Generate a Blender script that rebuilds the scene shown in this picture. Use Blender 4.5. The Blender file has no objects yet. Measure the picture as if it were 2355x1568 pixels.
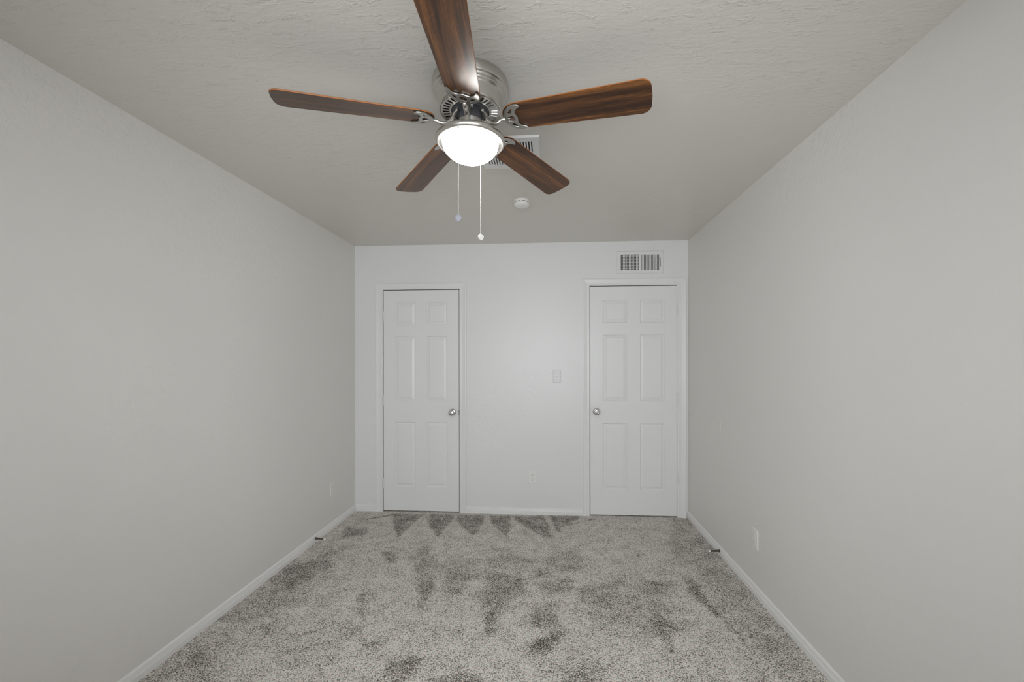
import bpy, bmesh, math, random
import numpy as np
from mathutils import Vector, Matrix

# ---------------------------------------------------------------- camera, light, exposure
scene = bpy.context.scene
COL = scene.collection
XL, XR, YB, YF, H = -1.7864, 1.2208, 3.6664, -0.55, 2.44     # room shell, metres
EYE = Vector((0.0, 0.0, 1.3894))
YAW, ROLL, FPX = 0.06014, -0.00099, 937.97
fwd = Vector((-math.sin(YAW), math.cos(YAW), 0.0))
rgt = Vector((math.cos(YAW), math.sin(YAW), 0.0))
upv = rgt.cross(fwd)
r2 = rgt * math.cos(ROLL) + upv * math.sin(ROLL)
u2 = -rgt * math.sin(ROLL) + upv * math.cos(ROLL)
cam_data = bpy.data.cameras.new('camera')
cam = bpy.data.objects.new('camera', cam_data)
COL.objects.link(cam)
cam_data.sensor_fit = 'HORIZONTAL'
cam_data.sensor_width = 36.0
cam_data.lens = FPX / 2355.0 * 36.0
cam_data.shift_x = -(1206.03 - 1177.5) / 2355.0
cam_data.shift_y = (827.24 - 784.0) / 2355.0
cam_data.clip_start = 0.02
m = Matrix((r2, u2, -fwd)).transposed().to_4x4()
m.translation = EYE
cam.matrix_world = m
scene.camera = cam

scene.view_settings.view_transform = 'Standard'
scene.view_settings.look = 'None'
scene.view_settings.gamma = 1.0
scene.view_settings.use_curve_mapping = False
scene.view_settings.exposure = 0.0
scene.cycles.use_denoising = True
scene.cycles.max_bounces = 14
scene.cycles.diffuse_bounces = 10
scene.cycles.glossy_bounces = 6
scene.cycles.caustics_reflective = False
scene.cycles.caustics_refractive = False
scene.cycles.sample_clamp_indirect = 4.0

world = bpy.data.worlds.new('world')
scene.world = world
world.use_nodes = True
wn = world.node_tree
bg = wn.nodes['Background']
bg.inputs[0].default_value = (0.80, 0.90, 1.0, 1)
bg.inputs[1].default_value = 1.0

# daylight coming in through the window in the wall behind the camera
WX0, WX1, WZ0, WZ1 = -1.05, 0.85, 0.75, 2.05
day = bpy.data.lights.new('window_daylight', 'AREA')
day.shape = 'RECTANGLE'
day.size, day.size_y = (WX1 - WX0) * 0.98, (WZ1 - WZ0) * 0.98
day.energy = 68.0
day.color = (0.94, 0.975, 1.0)
day_ob = bpy.data.objects.new('window_daylight', day)
COL.objects.link(day_ob)
day_ob.location = ((WX0 + WX1) / 2, YF - 0.11, (WZ0 + WZ1) / 2)
day_ob.rotation_euler = (math.radians(90), 0, math.radians(0))

LAMP_L = 44.0            # radiance of the lit glass bowl of the fan lamp

# ---------------------------------------------------------------- helpers
def tag(o, label=None, cat=None, kind=None, group=None):
    if label: o['label'] = label
    if cat: o['category'] = cat
    if kind: o['kind'] = kind
    if group: o['group'] = group
    return o

def empty(name, loc=(0, 0, 0)):
    o = bpy.data.objects.new(name, None)
    o.empty_display_size = 0.05
    COL.objects.link(o)
    o.location = loc
    return o

def link_mesh(name, me, parent=None, smooth=None):
    o = bpy.data.objects.new(name, me)
    COL.objects.link(o)
    if parent is not None:
        o.parent = parent
        o.matrix_parent_inverse = Matrix.Identity(4)
    if smooth is not None:
        for p in me.polygons: p.use_smooth = True
        try:
            me.set_sharp_from_angle(angle=math.radians(smooth))
        except Exception:
            pass
    return o

def obj(name, bm, mats, parent=None, smooth=None, recalc=True):
    if recalc:
        bmesh.ops.recalc_face_normals(bm, faces=bm.faces[:])
    me = bpy.data.meshes.new(name)
    bm.to_mesh(me); bm.free()
    for mt in (mats if isinstance(mats, (list, tuple)) else [mats]):
        me.materials.append(mt)
    return link_mesh(name, me, parent, smooth)

def box(bm, x0, x1, y0, y1, z0, z1, mi=0, bevel=0.0, seg=2):
    vs = [bm.verts.new((x, y, z)) for x in (x0, x1) for y in (y0, y1) for z in (z0, z1)]
    q = [(0, 1, 3, 2), (4, 6, 7, 5), (0, 4, 5, 1), (2, 3, 7, 6), (0, 2, 6, 4), (1, 5, 7, 3)]
    fs = [bm.faces.new([vs[i] for i in f]) for f in q]
    for f in fs: f.material_index = mi
    if bevel > 0:
        es = list({e for f in fs for e in f.edges})
        bmesh.ops.bevel(bm, geom=es, offset=bevel, segments=seg, affect='EDGES', profile=0.5)
    return fs

def lathe(bm, prof, n=64, axis='Z', c=(0, 0, 0), mi=0, close=False):
    """prof: list of (r, h). axis Z / X / Y"""
    rings = []
    for r, hh in prof:
        ring = []
        if r < 1e-6:
            p = {'Z': (0, 0, hh), 'Y': (0, hh, 0), 'X': (hh, 0, 0)}[axis]
            ring = [bm.verts.new((p[0] + c[0], p[1] + c[1], p[2] + c[2]))]
        else:
            for i in range(n):
                a = 2 * math.pi * i / n
                ca, sa = r * math.cos(a), r * math.sin(a)
                p = {'Z': (ca, sa, hh), 'Y': (ca, hh, sa), 'X': (hh, ca, sa)}[axis]
                ring.append(bm.verts.new((p[0] + c[0], p[1] + c[1], p[2] + c[2])))
        rings.append(ring)
    prs = list(zip(rings[:-1], rings[1:]))
    if close: prs.append((rings[-1], rings[0]))
    for a, b in prs:
        for i in range(n):
            j = (i + 1) % n
            if len(a) == 1 and len(b) == 1: continue
            if len(a) == 1: f = bm.faces.new((a[0], b[i], b[j]))
            elif len(b) == 1: f = bm.faces.new((a[i], b[0], a[j]))
            else: f = bm.faces.new((a[i], b[i], b[j], a[j]))
            f.material_index = mi
    return rings

def catmull(pts, n):
    pts = [Vector(p) for p in pts]
    P = [pts[0] * 2 - pts[1]] + pts + [pts[-1] * 2 - pts[-2]]
    out = []
    for i in range(1, len(P) - 2):
        for k in range(n):
            t = k / n
            a, b, c, d = P[i - 1], P[i], P[i + 1], P[i + 2]
            out.append(0.5 * ((2 * b) + (c - a) * t + (2 * a - 5 * b + 4 * c - d) * t * t + (3 * b - a - 3 * c + d) * t ** 3))
    out.append(pts[-1])
    return out

def tube(bm, pts, rad, n=10, mi=0, flat=1.0, ref=Vector((0, 0, 1))):
    """sweep; rad is a number or a list; flat widens the section sideways"""
    m_ = len(pts)
    if not isinstance(rad, (list, tuple)): rad = [rad] * m_
    rings = []
    for i, p in enumerate(pts):
        t = (pts[min(i + 1, m_ - 1)] - pts[max(i - 1, 0)]).normalized()
        s = t.cross(ref)
        if s.length < 1e-4: s = t.cross(Vector((1, 0, 0)))
        s.normalize(); w = s.cross(t)
        rings.append([bm.verts.new(p + s * math.cos(2 * math.pi * k / n) * rad[i] * flat + w * math.sin(2 * math.pi * k / n) * rad[i]) for k in range(n)])
    for a, b in zip(rings[:-1], rings[1:]):
        for k in range(n):
            f = bm.faces.new((a[k], b[k], b[(k + 1) % n], a[(k + 1) % n])); f.material_index = mi
    for rg in (rings[0], rings[-1]):
        f = bm.faces.new(rg); f.material_index = mi

def extrude_profile(bm, prof, p0, p1, nrm, up=Vector((0, 0, 1)), mi=0):
    """closed profile of (out, height) swept straight from p0 to p1"""
    A = [bm.verts.new(Vector(p0) + nrm * a + up * b) for a, b in prof]
    B = [bm.verts.new(Vector(p1) + nrm * a + up * b) for a, b in prof]
    n = len(prof)
    for i in range(n):
        f = bm.faces.new((A[i], A[(i + 1) % n], B[(i + 1) % n], B[i])); f.material_index = mi
    bm.faces.new(A); bm.faces.new(B)

# ---------------------------------------------------------------- materials
def mat(name, color=(0.8, 0.8, 0.8), rough=0.5, metal=0.0, spec=0.5, coat=0.0):
    mt = bpy.data.materials.new(name); mt.use_nodes = True
    b = mt.node_tree.nodes['Principled BSDF']
    b.inputs['Base Color'].default_value = (*color, 1)
    b.inputs['Roughness'].default_value = rough
    b.inputs['Metallic'].default_value = metal
    b.inputs['Specular IOR Level'].default_value = spec
    b.inputs['Coat Weight'].default_value = coat
    return mt, mt.node_tree, b

def N(nt, typ, **kw):
    n = nt.nodes.new(typ)
    for k, v in kw.items():
        if k.startswith('i_'):
            key = k[2:]
            n.inputs[int(key) if key.isdigit() else key].default_value = v
        else: setattr(n, k, v)
    return n

def ramp(nt, stops):
    n = nt.nodes.new('ShaderNodeValToRGB')
    e = n.color_ramp.elements
    while len(e) > 1: e.remove(e[-1])
    e[0].position = stops[0][0]; e[0].color = (*stops[0][1], 1) if len(stops[0][1]) == 3 else stops[0][1]
    for p, c in stops[1:]:
        x = e.new(p); x.color = (*c, 1)
    return n

def math_node(nt, op, a, b=None, c=None):
    n = nt.nodes.new('ShaderNodeMath'); n.operation = op
    for i, v in enumerate((a, b, c)):
        if v is None: continue
        if isinstance(v, (int, float)): n.inputs[i].default_value = v
        else: nt.links.new(v, n.inputs[i])
    return n.outputs[0]

def pos(nt, scale=(1, 1, 1)):
    tc = nt.nodes.new('ShaderNodeTexCoord')
    mp = nt.nodes.new('ShaderNodeMapping')
    mp.inputs['Scale'].default_value = scale
    nt.links.new(tc.outputs['Object'], mp.inputs['Vector'])
    return mp.outputs['Vector']

def plaster(name, color, rough, strength, stretch, ridges, spec=0.5):
    """rolled / trowelled wall paint: low orange-peel relief plus broken trowel ridges"""
    mt, nt, b = mat(name, color, rough, spec=spec)
    v = pos(nt, stretch)
    n1 = N(nt, 'ShaderNodeTexNoise', i_Scale=34.0, i_Detail=3.0, i_Roughness=0.55)
    n2 = N(nt, 'ShaderNodeTexNoise', i_Scale=20.0, i_Detail=5.0, i_Roughness=0.68, i_Distortion=0.35)
    n3 = N(nt, 'ShaderNodeTexNoise', i_Scale=1.1, i_Detail=2.0)
    for n in (n1, n2, n3): nt.links.new(v, n.inputs['Vector'])
    # flattened splatter: broken plateaus left by the trowel, only in patches
    pl = N(nt, 'ShaderNodeMapRange', interpolation_type='SMOOTHSTEP')
    pl.inputs[1].default_value = 0.54; pl.inputs[2].default_value = 0.62
    nt.links.new(n2.outputs['Fac'], pl.inputs[0])
    rd = pl.outputs[0]
    patch = N(nt, 'ShaderNodeMapRange', i_1=0.44, i_2=0.66)
    nt.links.new(n3.outputs['Fac'], patch.inputs[0])
    hgt = math_node(nt, 'MULTIPLY', rd, math_node(nt, 'MULTIPLY', patch.outputs[0], ridges))
    fine = math_node(nt, 'MULTIPLY', n1.outputs['Fac'], math_node(nt, 'ADD', 0.45, patch.outputs[0]))
    hgt = math_node(nt, 'ADD', hgt, fine)
    bp = N(nt, 'ShaderNodeBump', i_Strength=strength, i_Distance=0.004)
    nt.links.new(hgt, bp.inputs['Height'])
    nt.links.new(bp.outputs['Normal'], b.inputs['Normal'])
    # very faint roller unevenness of the paint itself
    hs = N(nt, 'ShaderNodeMixRGB', blend_type='MULTIPLY', i_Fac=1.0)
    hs.inputs[1].default_value = (*color, 1)
    cr = ramp(nt, [(0.3, (0.97, 0.97, 0.97)), (0.7, (1.0, 1.0, 1.0))])
    nt.links.new(n3.outputs['Fac'], cr.inputs[0])
    nt.links.new(cr.outputs[0], hs.inputs[2])
    nt.links.new(hs.outputs[0], b.inputs['Base Color'])
    return mt

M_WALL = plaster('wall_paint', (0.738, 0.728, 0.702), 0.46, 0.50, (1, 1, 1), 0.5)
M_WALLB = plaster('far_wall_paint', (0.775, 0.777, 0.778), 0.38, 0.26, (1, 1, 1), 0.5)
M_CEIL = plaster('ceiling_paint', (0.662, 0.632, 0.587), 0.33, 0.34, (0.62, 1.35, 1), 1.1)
M_TRIM = mat('white_trim_paint', (0.78, 0.78, 0.775), 0.33)[0]
M_DOOR = mat('white_door_paint', (0.785, 0.788, 0.79), 0.36)[0]
M_PLATE = mat('white_plate_plastic', (0.80, 0.795, 0.78), 0.35)[0]
M_OUTLET = mat('painted_over_plate', (0.755, 0.748, 0.725), 0.4)[0]
M_FILLED = mat('paint_filled_slot', (0.50, 0.495, 0.475), 0.5)[0]
M_SWITCH = mat('grey_white_switch_plastic', (0.69, 0.69, 0.69), 0.35)[0]
M_VANE = mat('shade_darkened_vane', (0.30, 0.295, 0.285), 0.5)[0]  # vanes sit back in shade; that shade is put into this colour
M_VENT = mat('white_vent_enamel', (0.77, 0.768, 0.76), 0.4)[0]
M_DARK = mat('dark_void', (0.012, 0.012, 0.013), 0.9)[0]
M_SLOT = mat('slot_black', (0.02, 0.02, 0.022), 0.7)[0]
M_NICKEL = mat('brushed_nickel', (0.64, 0.62, 0.585), 0.33, 1.0)[0]
M_NICKEL2 = mat('cast_nickel', (0.52, 0.51, 0.49), 0.30, 1.0)[0]
M_KNOB = mat('satin_steel', (0.66, 0.65, 0.63), 0.20, 1.0)[0]
M_GREY = mat('dark_grey_hub', (0.09, 0.092, 0.10), 0.4, 0.3)[0]
M_BRONZE = mat('dark_bronze', (0.10, 0.085, 0.065), 0.35, 0.9)[0]
M_RUBBER = mat('white_rubber', (0.82, 0.82, 0.82), 0.5)[0]
M_CHAIN = mat('chain_nickel', (0.86, 0.84, 0.80), 0.35, 0.6)[0]
M_PEND = mat('grey_pendant', (0.27, 0.27, 0.31), 0.5, 0.1)[0]
M_EDGE = mat('orange_blade_edge', (0.37, 0.135, 0.038), 0.45)[0]
M_SMOKE = mat('white_detector_plastic', (0.82, 0.81, 0.79), 0.4)[0]

def wood():
    mt, nt, b = mat('walnut_veneer', (0.12, 0.05, 0.025), 0.29, spec=0.46)
    tc = nt.nodes.new('ShaderNodeTexCoord')
    oi = nt.nodes.new('ShaderNodeObjectInfo')
    off = nt.nodes.new('ShaderNodeCombineXYZ')
    nt.links.new(math_node(nt, 'MULTIPLY', oi.outputs['Random'], 19.0), off.inputs[0])
    nt.links.new(math_node(nt, 'MULTIPLY', oi.outputs['Random'], 7.0), off.inputs[1])
    add = nt.nodes.new('ShaderNodeVectorMath'); add.operation = 'ADD'
    nt.links.new(tc.outputs['Object'], add.inputs[0]); nt.links.new(off.outputs[0], add.inputs[1])
    def stretched(sx, sy):
        mp = nt.nodes.new('ShaderNodeMapping'); mp.inputs['Scale'].default_value = (sx, sy, 1)
        nt.links.new(add.outputs[0], mp.inputs['Vector']); return mp.outputs['Vector']
    big = N(nt, 'ShaderNodeTexNoise', i_Scale=1.0, i_Detail=3.0, i_Roughness=0.55, i_Distortion=0.6)
    nt.links.new(stretched(1.5, 24.0), big.inputs['Vector'])
    fine = N(nt, 'ShaderNodeTexNoise', i_Scale=1.0, i_Detail=5.0, i_Roughness=0.65)
    nt.links.new(stretched(8.0, 190.0), fine.inputs['Vector'])
    pore = N(nt, 'ShaderNodeTexNoise', i_Scale=1.0, i_Detail=2.0)
    nt.links.new(stretched(60.0, 900.0), pore.inputs['Vector'])
    g = math_node(nt, 'ADD', math_node(nt, 'MULTIPLY', big.outputs['Fac'], 0.56), math_node(nt, 'MULTIPLY', fine.outputs['Fac'], 0.44))
    cr = ramp(nt, [(0.34, (0.018, 0.0085, 0.005)), (0.44, (0.046, 0.0195, 0.0095)), (0.53, (0.100, 0.040, 0.0135)), (0.66, (0.245, 0.098, 0.028))])
    nt.links.new(g, cr.inputs[0])
    pr = ramp(nt, [(0.36, (0.55, 0.5, 0.5)), (0.46, (1, 1, 1))])
    nt.links.new(pore.outputs['Fac'], pr.inputs[0])
    mx = N(nt, 'ShaderNodeMixRGB', blend_type='MULTIPLY', i_Fac=0.35)
    nt.links.new(cr.outputs[0], mx.inputs[1]); nt.links.new(pr.outputs[0], mx.inputs[2])
    nt.links.new(mx.outputs[0], b.inputs['Base Color'])
    return mt
M_WOOD = wood()

def glow():
    mt = bpy.data.materials.new('lit_frosted_glass'); mt.use_nodes = True
    nt = mt.node_tree; b = nt.nodes['Principled BSDF']
    b.inputs['Base Color'].default_value = (0.85, 0.85, 0.84, 1)
    b.inputs['Roughness'].default_value = 0.25
    b.inputs['Emission Color'].default_value = (1.0, 0.975, 0.93, 1)
    # the bulb sits low in the middle of the bowl, so the glass next to the rim gives off less light
    tc = nt.nodes.new('ShaderNodeTexCoord'); sx = nt.nodes.new('ShaderNodeSeparateXYZ')
    nt.links.new(tc.outputs['Object'], sx.inputs[0])
    mr = N(nt, 'ShaderNodeMapRange', interpolation_type='SMOOTHSTEP')
    mr.inputs[1].default_value = 0.0; mr.inputs[2].default_value = -0.0240
    mr.inputs[3].default_value = 0.035; mr.inputs[4].default_value = 1.0
    nt.links.new(sx.outputs[2], mr.inputs[0])
    nt.links.new(math_node(nt, 'MULTIPLY', mr.outputs[0], LAMP_L), b.inputs['Emission Strength'])
    return mt
M_GLOW = glow()

def carpet():
    mt, nt, b = mat('speckled_grey_carpet', (0.4, 0.4, 0.4), 0.95, spec=0.1)
    v = pos(nt)
    vo = N(nt, 'ShaderNodeTexVoronoi', feature='F1', i_Scale=225.0, i_Randomness=1.0)
    nz = N(nt, 'ShaderNodeTexNoise', i_Scale=175.0, i_Detail=2.5, i_Roughness=0.6)
    mid = N(nt, 'ShaderNodeTexNoise', i_Scale=9.0, i_Detail=5.0, i_Roughness=0.65)
    tint = N(nt, 'ShaderNodeTexNoise', i_Scale=60.0, i_Detail=1.0)
    for n in (vo, nz, mid, tint): nt.links.new(v, n.inputs['Vector'])
    sep = nt.nodes.new('ShaderNodeSeparateColor')
    nt.links.new(vo.outputs['Color'], sep.inputs[0])
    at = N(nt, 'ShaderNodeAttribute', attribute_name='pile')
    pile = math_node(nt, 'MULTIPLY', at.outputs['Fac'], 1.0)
    # tuft value: random per tuft, with yarn noise; brushed-back pile shows dark roots, painted shading darkens too
    t = math_node(nt, 'ADD', math_node(nt, 'MULTIPLY', sep.outputs[0], 0.42), math_node(nt, 'MULTIPLY', nz.outputs['Fac'], 1.1))
    t = math_node(nt, 'ADD', t, math_node(nt, 'MULTIPLY', math_node(nt, 'SUBTRACT', mid.outputs['Fac'], 0.5), 0.44))
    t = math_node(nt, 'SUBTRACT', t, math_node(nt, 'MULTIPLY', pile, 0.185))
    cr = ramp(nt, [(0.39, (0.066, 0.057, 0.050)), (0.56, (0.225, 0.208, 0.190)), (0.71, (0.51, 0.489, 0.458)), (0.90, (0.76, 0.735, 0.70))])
    nt.links.new(t, cr.inputs[0])
    hue = ramp(nt, [(0.35, (1.05, 0.975, 0.985)), (0.65, (0.97, 1.015, 0.985))])
    nt.links.new(tint.outputs['Fac'], hue.inputs[0])
    mx = N(nt, 'ShaderNodeMixRGB', blend_type='MULTIPLY', i_Fac=1.0)
    nt.links.new(cr.outputs[0], mx.inputs[1]); nt.links.new(hue.outputs[0], mx.inputs[2])
    nt.links.new(mx.outputs[0], b.inputs['Base Color'])
    bp = N(nt, 'ShaderNodeBump', i_Strength=0.5, i_Distance=0.004)
    nt.links.new(t, bp.inputs['Height']); nt.links.new(bp.outputs['Normal'], b.inputs['Normal'])
    return mt
M_CARPET = carpet()

def pane():
    mt = bpy.data.materials.new('window_glass'); mt.use_nodes = True
    nt = mt.node_tree; nt.nodes.remove(nt.nodes['Principled BSDF'])
    out = nt.nodes['Material Output']
    tr = nt.nodes.new('ShaderNodeBsdfTransparent'); gl = nt.nodes.new('ShaderNodeBsdfGlossy')
    gl.inputs['Roughness'].default_value = 0.02
    fr = N(nt, 'ShaderNodeFresnel', i_IOR=1.45)
    mx = nt.nodes.new('ShaderNodeMixShader')
    nt.links.new(fr.outputs[0], mx.inputs[0]); nt.links.new(tr.outputs[0], mx.inputs[1]); nt.links.new(gl.outputs[0], mx.inputs[2])
    nt.links.new(mx.outputs[0], out.inputs['Surface'])
    return mt
M_PANE = pane()

# ---------------------------------------------------------------- room shell
T = 0.12
# door openings in the far wall (slab + reveal)
D1 = dict(x0=-1.5185, x1=-0.8180, z0=0.010, z1=2.0265)      # closet door on the left
D2 = dict(x0=0.3665, x1=1.1240, z0=0.010, z1=2.0405)       # room door on the right
GAP = 0.0045
O1 = (D1['x0'] - 0.0030, D1['x1'] + 0.0050, D1['z1'] + GAP + 0.001)
O2 = (D2['x0'] - GAP, D2['x1'] + 0.0014, D2['z1'] + GAP + 0.001)

# carpet floor: a fine grid that stores brushed-back pile plus shading painted along the right wall
PILE_AND_SHADE = [
  (0.95,0.01,[[-1.412,3.609],[-1.122,3.615],[-1.143,3.436],[-1.178,3.118],[-1.298,3.335]]) ,
  (0.95,0.01,[[-1.075,3.618],[-0.854,3.62],[-0.832,3.463],[-0.87,3.175],[-0.889,3.166],[-1.031,3.405]]) ,
  (0.95,0.01,[[-0.83,3.621],[-0.569,3.616],[-0.559,3.433],[-0.587,3.207],[-0.613,3.206],[-0.771,3.42]]) ,
  (0.95,0.01,[[-0.531,3.618],[-0.337,3.629],[-0.317,3.374],[-0.333,3.182],[-0.363,3.236],[-0.493,3.436]]) ,
  (0.95,0.01,[[-0.316,3.61],[-0.054,3.646],[-0.003,3.465],[0.022,3.179],[-0.058,3.198],[-0.163,3.34],[-0.297,3.523]]) ,
  (0.95,0.01,[[0.004,3.639],[0.277,3.655],[0.249,3.554],[0.11,3.444],[0.087,3.287],[0.06,3.327],[0.016,3.56]]) ,
  (0.9,0.008,[[0.11,3.453],[0.379,3.591],[0.376,3.562],[0.109,3.417]]) ,
  (1,0.006,[[-1.597,3.477],[-1.373,3.621],[-1.361,3.591],[-1.584,3.449]]) ,
  (1,0.02,[[-1.214,2.912],[-1.143,2.936],[-1.057,2.822],[-1.029,2.731],[-1.087,2.716],[-1.174,2.815]]) ,
  (0.85,0.02,[[-0.857,2.567],[-0.736,2.601],[-0.688,2.339],[-0.682,2.212],[-0.754,2.335]]) ,
  (0.75,0.03,[[-0.69,2.687],[-0.503,2.658],[-0.518,2.481],[-0.544,2.326],[-0.551,2.239],[-0.59,2.323],[-0.666,2.458]]) ,
  (0.85,0.025,[[-0.435,2.618],[-0.292,2.654],[-0.142,2.606],[-0.137,2.528],[-0.247,2.245],[-0.284,2.05],[-0.317,2.048],[-0.348,2.135],[-0.385,2.281]]) ,
  (0.75,0.03,[[-0.102,2.53],[0.162,2.611],[0.147,2.482],[0.023,2.393],[-0.063,2.375]]) ,
  (0.6,0.03,[[-0.105,2.297],[-0.003,2.283],[-0.009,2.155],[-0.077,2.198]]) ,
  (1.15,0.02,[[-0.009,2.109],[0.085,2.115],[0.047,2.028],[-0.025,1.913],[-0.105,1.931],[-0.113,1.993]]) ,
  (1,0.02,[[0.602,2.611],[0.777,2.632],[0.747,2.529],[0.676,2.499]]) ,
  (1.1,0.02,[[0.879,2.666],[0.92,2.565],[0.936,2.4],[0.94,2.2],[0.968,2.088],[0.956,2.041],[0.904,2.198],[0.851,2.374],[0.82,2.508]]) ,
  (0.9,0.02,[[0.545,2.335],[0.611,2.276],[0.661,2.166],[0.62,1.997],[0.589,1.996],[0.548,2.105],[0.514,2.233]]) ,
  (0.5,0.06,[[0.823,3.064],[1.119,3.614],[1.243,3.65],[1.18,1.815],[0.995,1.805],[0.965,2.187],[0.939,2.759]]) ,  # shading along the right wall, painted into the carpet tone
  (0.9,0.02,[[-1.712,3.294],[-1.479,3.307],[-1.444,3.15],[-1.647,3.06]]) ,
  (0.9,0.04,[[-1.786,2.723],[-1.544,2.774],[-1.454,2.682],[-1.474,2.455],[-1.573,2.358],[-1.752,2.424]]) ,
  (0.8,0.03,[[-1.52,2.05],[-1.426,2.068],[-1.374,1.982],[-1.437,1.969]]) ,
  (0.7,0.015,[[-1.366,2.05],[-1.373,2.103],[-1.357,2.093],[-1.335,2.031],[-1.179,2.03],[-1.168,2.011],[-1.34,2.011]]) ,
  (0.7,0.02,[[-1.286,1.865],[-1.176,1.895],[-1.052,1.944],[-1.03,1.986],[-1.009,1.972],[-1.033,1.909],[-1.174,1.857],[-1.243,1.833]]) ,
  (0.55,0.06,[[-1.752,1.643],[-1.767,1.866],[-1.634,2.0],[-1.532,1.822],[-1.417,1.662]]) ,
  (0.9,0.012,[[-0.97,2.039],[-0.959,2.047],[-0.902,1.953],[-0.807,1.965],[-0.799,1.947],[-0.904,1.929]]) ,
  (0.85,0.02,[[-1.122,2.413],[-1.048,2.344],[-1.051,2.222],[-1.088,2.277]]) ,
  (0.75,0.02,[[-1.045,2.218],[-1.057,2.3],[-1.043,2.292],[-0.995,2.144],[-0.981,2.073],[-0.999,2.072]]) ,
  (0.7,0.015,[[-0.744,1.833],[-0.591,1.88],[-0.567,1.773],[-0.628,1.716],[-0.733,1.71]]) ,
  (0.8,0.012,[[-0.553,1.759],[-0.299,1.794],[-0.284,1.729],[-0.526,1.715]]) ,
  (0.6,0.03,[[0.002,1.874],[0.209,1.886],[0.264,1.834],[0.244,1.76],[0.05,1.749]]) ,
  (0.5,0.06,[[-1.85,2.171],[-1.741,2.444],[-1.689,2.723],[-1.658,3.067],[-1.502,2.965],[-1.389,2.515],[-1.459,2.117],[-1.612,2.002]]) ,
  (0.45,0.05,[[0.385,2.672],[0.598,2.631],[0.819,2.644],[0.719,2.321],[0.503,2.03],[0.355,2.151],[0.162,2.289]]) ,
  (0.5,0.03,[[-0.99,2.826],[-0.839,2.954],[-0.784,2.87],[-0.799,2.658],[-0.741,2.606],[-0.878,2.587]]) ,
  (0.5,0.03,[[-0.07,2.879],[0.214,3.015],[0.273,2.964],[0.16,2.659],[-0.091,2.591]]) ,
  (0.62,0.03,[[0.145,2.53],[0.483,2.599],[0.418,2.227],[0.302,2.097],[0.242,2.145],[0.19,2.331]]) ,
  (0.65,0.03,[[-0.086,2.306],[0.03,2.342],[0.074,2.135],[-0.003,2.089],[-0.085,2.161]]) ,
  (0.6,0.03,[[-1.008,2.944],[-0.896,3.036],[-0.784,2.716],[-0.758,2.568],[-0.869,2.561]]) ,
  (0.5,0.04,[[-0.8,2.774],[-0.459,2.838],[-0.425,2.587],[-0.726,2.554]]) ,
  (0.65,0.03,[[0.074,1.894],[0.217,1.911],[0.216,1.832],[0.09,1.824]]) ,
  (0.45,0.05,[[-0.428,3.006],[-0.265,2.987],[-0.069,2.817],[-0.121,2.642],[-0.44,2.678]]) ,
  (0.8,0.03,[[-1.03,1.986],[-0.997,2.107],[-0.969,2.088],[-0.992,1.957]]) ,
]
def smooth_step(e0, e1, x):
    t = np.clip((x - e0) / (e1 - e0), 0, 1); return t * t * (3 - 2 * t)

def build_floor():
    st = 0.012
    nx = int((XR - XL) / st) + 1; ny = int((YB + 0.19 - YF) / st) + 1
    xs = np.linspace(XL, XR, nx); ys = np.linspace(YF, YB + 0.19, ny)
    gx, gy = np.meshgrid(xs, ys)
    # ragged edges for the brushed and shaded patches
    rng = np.random.RandomState(4)
    jx = np.zeros_like(gx); jy = np.zeros_like(gx)
    for _ in range(26):
        kx, ky = rng.uniform(-60, 60, 2); ph = rng.uniform(0, 6.28, 2)
        a = 0.10 / (1 + math.hypot(kx, ky) * 0.45)
        jx += a * np.sin(gx * kx + gy * ky + ph[0]); jy += a * np.sin(gx * ky - gy * kx + ph[1])
    px, py = gx + jx * 0.5, gy + jy * 0.5
    val = np.zeros_like(gx)
    for w, soft, poly in PILE_AND_SHADE:
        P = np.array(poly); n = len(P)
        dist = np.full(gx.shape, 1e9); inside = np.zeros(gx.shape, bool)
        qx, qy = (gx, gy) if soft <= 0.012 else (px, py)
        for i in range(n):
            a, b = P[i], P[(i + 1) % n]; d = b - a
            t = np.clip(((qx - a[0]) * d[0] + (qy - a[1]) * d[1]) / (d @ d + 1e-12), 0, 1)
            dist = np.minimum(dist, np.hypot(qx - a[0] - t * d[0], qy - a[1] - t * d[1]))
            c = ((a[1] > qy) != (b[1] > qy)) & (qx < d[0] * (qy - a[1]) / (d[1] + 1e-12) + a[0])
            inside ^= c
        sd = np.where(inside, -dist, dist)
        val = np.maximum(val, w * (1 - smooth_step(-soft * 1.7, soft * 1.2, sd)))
    me = bpy.data.meshes.new('floor')
    co = np.stack([gx, gy, np.zeros_like(gx)], -1).reshape(-1, 3)
    idx = np.arange(nx * ny).reshape(ny, nx)
    q = np.stack([idx[:-1, :-1], idx[:-1, 1:], idx[1:, 1:], idx[1:, :-1]], -1).reshape(-1, 4)
    me.from_pydata(co.tolist(), [], q.tolist())
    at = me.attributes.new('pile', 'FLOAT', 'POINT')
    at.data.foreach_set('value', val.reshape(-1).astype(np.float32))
    me.materials.append(M_CARPET)
    o = link_mesh('floor', me)
    return tag(o, 'speckled grey cut-pile carpet floor with dark vacuum marks and painted shading by the right wall', 'floor', 'structure')
build_floor()

bm = bmesh.new(); box(bm, XL - T, XR + T, YF - T, YB + T, H, H + 0.1)
tag(obj('ceiling', bm, M_CEIL), 'off-white trowelled ceiling above the whole room', 'ceiling', 'structure')
bm = bmesh.new(); box(bm, XL - T, XL, YF - T, YB + T, -0.05, H)
tag(obj('wall_left', bm, M_WALL), 'plain off-white wall along the left side', 'wall', 'structure')
bm = bmesh.new(); box(bm, XR, XR + T, YF - T, YB + T, -0.05, H)
wall_right = tag(obj('wall_right', bm, M_WALL), 'plain off-white wall along the right side', 'wall', 'structure')

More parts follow.
